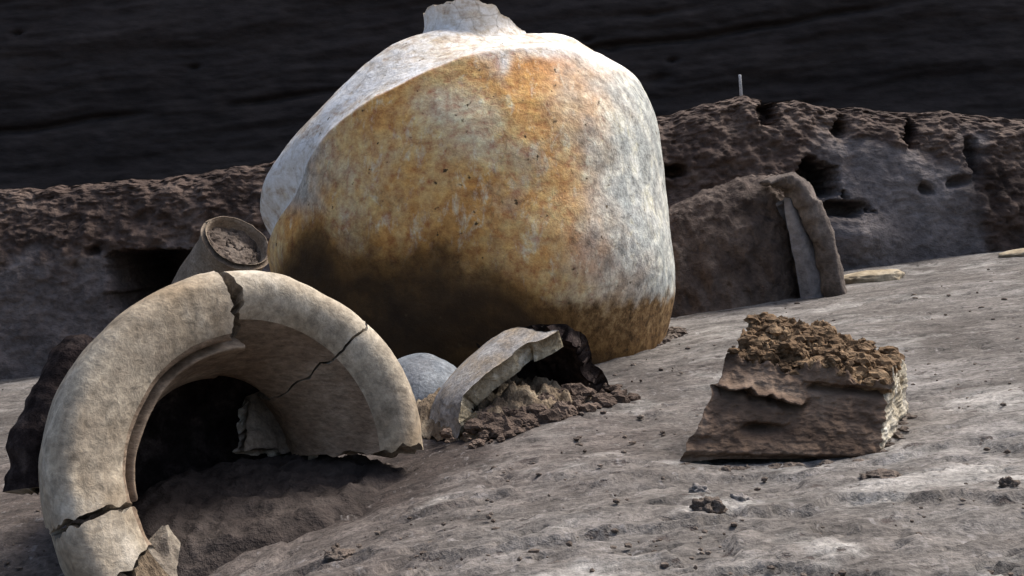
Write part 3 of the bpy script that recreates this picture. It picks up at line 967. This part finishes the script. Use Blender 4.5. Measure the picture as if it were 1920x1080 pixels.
# ------------------------------------------------------------------ broken storage jar on the right in front of the bank
def build_storage_jar():
    d = 2.36
    b0 = at(1400, 545, d)
    root = empty('broken_storage_jar', (b0[0], b0[1], gz(b0[0], b0[1])))
    tag(root, 'broken brown storage jar full of earth, between large jar and right-hand bank', 'jar')
    # earth core: dome leaning back with a flattened front
    cpx, rx, topy, boty = 1345, 190, 332, 575
    g = np.linspace(-1, 1, 120)
    w = np.linspace(0, 1, 80)
    U, W = np.meshgrid(g, w, indexing='ij')
    outline_x = np.array([1180, 1230, 1262, 1300, 1340, 1382, 1430, 1470, 1492, 1510, 1535])
    outline_y = np.array([470, 408, 384, 366, 350, 337, 331, 330, 350, 430, 540])
    PX = 1180 + (U + 1) / 2 * (1535 - 1180)
    TY = np.interp(PX, outline_x, outline_y)
    ztop = (H0 - TY) / F * d
    X = (PX - 960) / F * d
    zb = ground_z(X, np.full_like(X, d - 0.1)) - 0.03
    Z = zb + (ztop - zb) * np.sin(np.minimum(W / 0.75, 1) * math.pi / 2) ** 0.9
    Y = d - 0.10 + 0.10 * np.minimum(W / 0.75, 1) ** 2.0 + 0.45 * np.clip((W - 0.75) / 0.25, 0, 1) ** 1.3
    Z = Z - 0.22 * np.clip((W - 0.75) / 0.25, 0, 1) ** 2
    P = np.stack([X, Y, Z], -1)
    nb = 1 - np.clip((W - 0.75) / 0.25, 0, 1)
    P[..., 1] -= nb * (0.014 * fbm(P, 11, 5, 0.58, 130) + 0.006 * (ridged(P, 20, 3, 131) - 1) + 0.05 * np.clip(1 - ((PX - 1330) / 150) ** 2, 0, 1) * (1 - W))
    P[..., 2] += 0.008 * fbm(P, 24, 4, 0.65, 132)
    mesh_obj('soil_core', P, grid_faces(120, 80)[:, ::-1], M_CORE, root)
    # outer wall: thick strip curving over the top and down the right side
    path = catmull([(1410, 342), (1430, 334), (1455, 329), (1478, 340), (1502, 375), (1525, 428), (1540, 485), (1556, 565)], 90)
    tk = np.interp(np.linspace(0, 1, 90), [0, 0.25, 0.5, 1], [8, 28, 40, 44])
    tan = np.gradient(path, axis=0); tan /= np.linalg.norm(tan, axis=1)[:, None]
    nor = np.stack([-tan[:, 1], tan[:, 0]], -1)                # to the inside (left/down)
    def pt(q, dd): return np.stack([(q[..., 0] - 960) / F * d, dd, (H0 - q[..., 1]) / F * d], -1)
    cpath = pt(path + nor * (tk / 2)[:, None], np.full(90, d - 0.115))
    inw = np.stack([nor[:, 0], np.zeros(90), -nor[:, 1]], -1)
    ns = 28
    ang = np.linspace(0, 2 * math.pi, ns, endpoint=False)
    ca = np.sign(np.cos(ang)) * np.abs(np.cos(ang)) ** 0.75
    sa = np.sign(np.sin(ang)) * np.abs(np.sin(ang)) ** 0.75
    O_ = cpath[:, None] + inw[:, None] * (ca[None, :] * (tk / F * d / 2)[:, None])[..., None] + np.array([0, 1.0, 0]) * (sa * 0.05)[None, :, None]
    O_ = O_ + 0.007 * fbm(O_, 18, 5, 0.62, 133)[..., None]
    Fq = [(i * ns + j_, i * ns + (j_ + 1) % ns, (i + 1) * ns + (j_ + 1) % ns, (i + 1) * ns + j_) for i in range(89) for j_ in range(ns)]
    Fq += [tuple(range(ns - 1, -1, -1)), tuple(89 * ns + j_ for j_ in range(ns))]
    mesh_obj('rim', O_, Fq, M_BROWN2, root)
    # grey inner sherd leaning inside the wall
    pl = catmull([(1440, 372), (1446, 420), (1458, 480), (1478, 590)], 40)
    pr_ = catmull([(1462, 376), (1490, 430), (1512, 480), (1548, 590)], 40)
    u = np.linspace(0, 1, 16)
    Q = pl[:, None] * (1 - u)[None, :, None] + pr_[:, None] * u[None, :, None]
    S = pt(Q, np.full(Q.shape[:2], d - 0.135))
    S[..., 1] += 0.02 * u[None, :] ** 2 - 0.012 * np.sin(u * math.pi)[None, :]
    S += 0.002 * fbm(S, 25, 3, 0.5, 134)[..., None]
    N = grid_normals(S)
    if N[..., 1].mean() > 0: S = S[:, ::-1]
    V, Fq, mi = shell(S, 0.03)
    o = mesh_obj('lining', V, Fq, [M_GREYSOIL, M_GREYSOIL, M_GREYSOIL], root, mat_idx=mi)
    o['label'] = 'smooth grey strip inside the broken wall'


M_CORE = earth('brown_jar_soil', (0.030, 0.021, 0.017), (0.075, 0.055, 0.045), (0.145, 0.112, 0.092), 12, 90, 0.9, 0.008)
M_BROWN2 = earth('dusty_brown_clay', (0.055, 0.043, 0.036), (0.105, 0.085, 0.073), (0.18, 0.15, 0.13), 16, 110, 0.7, 0.005)
build_storage_jar()


# ------------------------------------------------------------------ the layered clay block on the right
def build_block():
    yf = 1.0
    FBL, FBR = at(1276, 836, 1.02), at(1648, 868, 0.985)
    FTL, FTR = at(1368, 664, 1.075), at(1668, 712, 1.02)
    BTL, BTR = at(1420, 612, 1.155), at(1694, 672, 1.125)
    BBL, BBR = at(1330, 800, 1.15), at(1700, 800, 1.12)
    for p in (FBL, FBR): p[2] = min(p[2], gz(p[0], p[1]) + 0.004)
    for p in (BBL, BBR): p[2] = gz(p[0], p[1]) - 0.01
    corners = dict(FBL=FBL, FBR=FBR, FTL=FTL, FTR=FTR, BTL=BTL, BTR=BTR, BBL=BBL, BBR=BBR)
    cen = sum(corners.values()) / 8
    root = empty('clay_block', (cen[0], cen[1], gz(cen[0], cen[1])))
    tag(root, 'squared layered clay block with crumbly brown top, lying alone on the right', 'clay block')
    nx, ny, nz = 150, 44, 96

    def tri(u, v, w):
        u, v, w = u[..., None], v[..., None], w[..., None]
        f = (FBL * (1 - u) + FBR * u) * (1 - w) + (FTL * (1 - u) + FTR * u) * w
        k = (BBL * (1 - u) + BBR * u) * (1 - w) + (BTL * (1 - u) + BTR * u) * w
        return f * (1 - v) + k * v

    sheets = []
    lu, lv, lw = np.linspace(0, 1, nx), np.linspace(0, 1, ny), np.linspace(0, 1, nz)
    def mk(A, B, fn): 
        a_, b_ = np.meshgrid(A, B, indexing='ij'); return fn(a_, b_)
    fr = mk(lu, lw, lambda a_, b_: (a_, 0 * a_, b_))
    bk = mk(lu, lw, lambda a_, b_: (a_, 0 * a_ + 1, b_))
    lf = mk(lv, lw, lambda a_, b_: (0 * a_, a_, b_))
    rt = mk(lv, lw, lambda a_, b_: (0 * a_ + 1, a_, b_))
    tp = mk(lu, lv, lambda a_, b_: (a_, b_, 0 * a_ + 1))
    bt = mk(lu, lv, lambda a_, b_: (a_, b_, 0 * a_))
    ex = (FBR - FBL) / np.linalg.norm(FBR - FBL)

    def disp(u, v, w):
        P = tri(u, v, w)
        # rounded corners, then layers and grain: same function of (u, v, w) on all sheets, so the seams meet
        front = sstep(0.12, 0.0, v); right = sstep(0.93, 1.0, u); top = sstep(0.88, 1.0, w); left = sstep(0.06, 0.0, u)
        lay = w + 0.035 * fbm(np.stack([u * 3, v * 2, w * 2], -1), 1, 3, 0.5, 140)
        st = fbm(np.stack([u * 1.2, v * 1.0, lay * 4.5], -1), 1.4, 4, 0.6, 141)
        g = fbm(P, 45, 4, 0.6, 142)
        edge = 0.70 - 0.16 * u + 0.05 * fbm(np.stack([u * 9, v * 0, w * 0], -1), 1, 3, 0.6, 148)
        lip_ = np.exp(-((lay - edge - 0.045) / 0.035) ** 2) * sstep(0.56, 0.50, u)
        step = 1.6 * lip_ + 0.5 * sstep(edge, edge + 0.012, lay) * sstep(0.58, 0.52, u) + sstep(0.86, 0.9, lay) * sstep(0.45, 0.55, u)
        cut = 0.016 * np.exp(-(((lay - edge + 0.035) / 0.035) ** 2)) * sstep(0.60, 0.50, u) + 0.013 * np.exp(-(((lay - 0.80) / 0.04) ** 2)) * sstep(0.5, 0.6, u)
        nick = 0.02 * np.exp(-(((u - 0.36) / 0.09) ** 2 + ((lay - 0.29) / 0.05) ** 2))
        P = P + front[..., None] * np.array([0, 1.0, 0.1]) * (-0.0022 * st - 0.0022 * g - 0.002 * fbm(P, 110, 3, 0.65, 149) - 0.006 * step + cut + nick)[..., None]
        P = P + right[..., None] * ex * (0.0025 * st + 0.003 * g)[..., None]
        P = P + left[..., None] * ex * (0.001 * st + 0.002 * g)[..., None]
        bulge = 0.013 * np.exp(-((u - 0.32) / 0.35) ** 2) * sstep(0.0, 0.6, v)
        P[..., 2] += top * (bulge + 0.008 * fbm(P, 42, 5, 0.66, 143) + 0.006 * (ridged(P, 60, 3, 144) - 1))
        und = sstep(0.10, 0.0, w) * front
        P[..., 1] += und * 0.012
        P[..., 2] += und * 0.004 * fbm(P, 20, 2, 0.5, 145)
        return P

    V, Fq, mi, off = [], [], [], 0
    for (g3, na, nb, flip, m) in ((fr, nx, nz, False, 0), (bk, nx, nz, True, 0), (lf, ny, nz, True, 0), (rt, ny, nz, False, 2), (tp, nx, ny, False, 1), (bt, nx, ny, True, 0)):
        P = disp(*[np.asarray(q, float) for q in g3])
        f = grid_faces(na, nb)
        f = f[:, ::-1] if flip else f
        V.append(P.reshape(-1, 3)); Fq.append(f + off); off += na * nb; mi.append(np.full(len(f), m))
    V, Fq, mi = np.concatenate(V), np.concatenate(Fq), np.concatenate(mi)
    # weld seams
    key = {}
    remap = np.zeros(len(V), int)
    for i, k in enumerate(map(tuple, np.round(V, 6))):
        remap[i] = key.setdefault(k, i)
    Fq = remap[Fq]
    mesh_obj('body', V, Fq, [M_BLOCK, M_CRUMB, M_LITSIDE_BREAK], root, mat_idx=mi)  # right face takes the paler clay: sunlight on that side put into colour
    # crumbs heaped over the top
    rr = random.Random(11)
    Vs, Fs, off = [], [], 0
    for k in range(900):
        uu, vv = rr.uniform(0.01, 0.965), rr.uniform(0.0, 0.95) ** 1.15
        p = disp(np.array([uu]), np.array([vv]), np.array([1.0]))[0]
        s = rr.choice((0.0012, 0.0015, 0.002, 0.0026, 0.0036, 0.006))
        hp = 0.010 * math.exp(-((uu - 0.35) / 0.3) ** 2) * vv
        Vv, Ff = lump((p[0], p[1], p[2] + rr.uniform(-0.5, 0.5) * s + 0.3 * hp * rr.random()), (s * rr.uniform(0.7, 1.5), s * rr.uniform(0.7, 1.4), s * rr.uniform(0.6, 1.1)), 1 if s < 0.003 else 2, 0.5, 1.7, k * 0.37)
        Vs.append(Vv); Fs.append(Ff + off); off += len(Vv)
    o = mesh_obj('crumbs', np.concatenate(Vs), np.concatenate(Fs), M_CRUMB, root, smooth=False)
    o['kind'] = 'stuff'


build_block()


# ------------------------------------------------------------------ stones, peg, clods
def stone(name, px0, px1, pyb, d, hgt, depth, label, cat, seed, mat):
    x0, x1 = (px0 - 960) / F * d, (px1 - 960) / F * d
    c = np.array([(x0 + x1) / 2, d, 0.0]); c[2] = gz(c[0], c[1])
    V, Fq = lump((0, 0, 0), (1, 1, 1), 4, 0.16, 1.3, seed)
    V = np.sign(V) * np.abs(V) ** np.array([0.9, 0.9, 0.75])
    V = V * np.array([(x1 - x0) / 2, depth / 2, hgt]) 
    V[:, 2] += SLOPE * V[:, 0] + hgt * 0.3
    o = mesh_obj(name, V + c, Fq, mat, origin=tuple(c))
    tag(o, label, cat)


stone('stone_slab', 1572, 1692, 490, 2.42, 0.014, 0.10, 'flat pale yellow stone lying at the foot of the bank', 'stone', 3.1, M_STONE)
stone('stone_slab', 1876, 1990, 448, 2.50, 0.010, 0.09, 'thin pale slab at the foot of the bank by the right edge', 'stone', 4.7, M_STONE)


def build_peg():
    d = 2.95
    p0, p1 = at(1391, 196, d), at(1387, 140, d)
    th = np.linspace(0, 2 * math.pi, 12, endpoint=False)
    V, Fq = [], []
    rows = [(0.0, 0.0042), (0.9, 0.0034), (0.97, 0.0037), (1.0, 0.0024)]
    for t, r in rows:
        c = p0 * (1 - t) + p1 * t
        for q in th: V.append(c + np.array([r * math.cos(q), r * math.sin(q), 0]))
    for i in range(len(rows) - 1):
        for j in range(12): Fq.append((i * 12 + j, i * 12 + (j + 1) % 12, (i + 1) * 12 + (j + 1) % 12, (i + 1) * 12 + j))
    Fq += [tuple(range(11, -1, -1)), tuple(36 + j for j in range(12))]
    o = mesh_obj('marker_peg', np.array(V), Fq, M_PEG, origin=tuple(p0))
    tag(o, 'thin pale marker peg stuck upright in the top of the bank', 'peg')


build_peg()


def ray_ground(px, py):
    """distance at which the sight line through a photo pixel meets the ground"""
    lo, hi = 0.5, 3.0
    for _ in range(40):
        m = (lo + hi) / 2
        p = at(px, py, m)
        if p[2] > gz(p[0], p[1]): lo = m
        else: hi = m
    return (lo + hi) / 2


def clod(px, py, w, label, seed, mat=None, hh=0.6):
    d = ray_ground(px, py)
    c = at(px, py, d)
    s = w / F * d / 2
    V, Fq = lump((0, 0, s * hh * 0.45), (s, s * 0.9, s * hh), 4, 0.5, 1.5, seed)
    o = mesh_obj('soil_clod', V + c, Fq, mat or M_CLOD, origin=tuple(c))
    tag(o, label, 'clod')


clod(1328, 962, 56, 'larger dark rounded clod in front of the clay block', 1.0, M_GREYBROWN, 0.75)
clod(1388, 945, 40, 'small flat clod to the right of the larger clod', 2.0)
clod(1312, 925, 36, 'pale small clod just behind the larger clod', 3.0)
clod(1654, 902, 74, 'low flat dark clod below the right corner of the block', 4.0, M_GREYBROWN, 0.35)
clod(1893, 916, 34, 'dark clod at the right edge of the foreground', 5.0, M_GREYBROWN, 0.8)
clod(1180, 985, 24, 'little grey clod alone in the foreground left of the larger clod', 6.0)
clod(640, 1046, 60, 'low dark clod in the foreground below the arch opening', 7.0, M_GREYBROWN, 0.35)


def build_grit():
    rr = random.Random(21)
    Vs, Fs, off = [], [], 0
    for k in range(1500):
        px = rr.uniform(-60, 1990)
        py = 470 + (1100 - 470) * rr.random() ** 0.85
        y_g = H0 - SLOPE * (px - 960) + F * GH / 2.7
        if py < y_g + 8: continue
        d = F * GH / (py - (H0 - SLOPE * (px - 960)))
        if d < 0.5 or d > 2.7: continue
        x = (px - 960) / F * d
        if abs(x + 0.19) < 0.17 and 0.98 < d < 1.32: continue
        cl = fbm(np.array([[x, d, 0.0]]), 5, 2, 0.5, 33)[0]
        if cl < rr.uniform(-0.4, 0.55): continue
        s = rr.choice((0.0007, 0.0009, 0.0012, 0.0016, 0.0022)) * (0.7 + 0.5 * d)
        z = gz(x, d)
        V, Fq = lump((x, d, z + s * 0.3), (s * rr.uniform(0.8, 1.6), s * rr.uniform(0.8, 1.5), s * rr.uniform(0.5, 0.9)), 1, 0.4, 1.7, k * 0.11)
        Vs.append(V); Fs.append(Fq + off); off += len(V)
    # debris banked against the large jar and the block
    spots = [(-0.065 + (0.322 + rr.gauss(0, 0.009)) * math.cos(t), 2.0 + (0.322 + rr.gauss(0, 0.009)) * math.sin(t)) for t in [math.radians(rr.uniform(-120, -2)) for _ in range(520)]]
    b0, b1, b2 = at(1276, 836, 1.02), at(1648, 868, 0.985), at(1700, 800, 1.12)
    for _ in range(150):
        t = rr.random()
        p = b0 * (1 - t) + b1 * t if rr.random() < 0.65 else b1 * (1 - t) + b2 * t
        spots.append((p[0] + rr.gauss(0, 0.004), p[1] - abs(rr.gauss(0, 0.006))))
    for k, (x, d) in enumerate(spots):
        s = rr.choice((0.001, 0.0014, 0.002, 0.003, 0.0045)) * (0.55 + 0.45 * d)
        V, Fq = lump((x, d, gz(x, d) + s * 0.2), (s * rr.uniform(0.8, 1.7), s * rr.uniform(0.8, 1.6), s * rr.uniform(0.5, 0.9)), 1 if s < 0.003 else 2, 0.45, 1.7, k * 0.23)
        Vs.append(V); Fs.append(Fq + off); off += len(V)
    o = mesh_obj('grit', np.concatenate(Vs), np.concatenate(Fs), M_GREYBROWN, smooth=False)
    tag(o, 'loose grey grit and crumbs strewn over the ground', 'grit', kind='stuff')


build_grit()
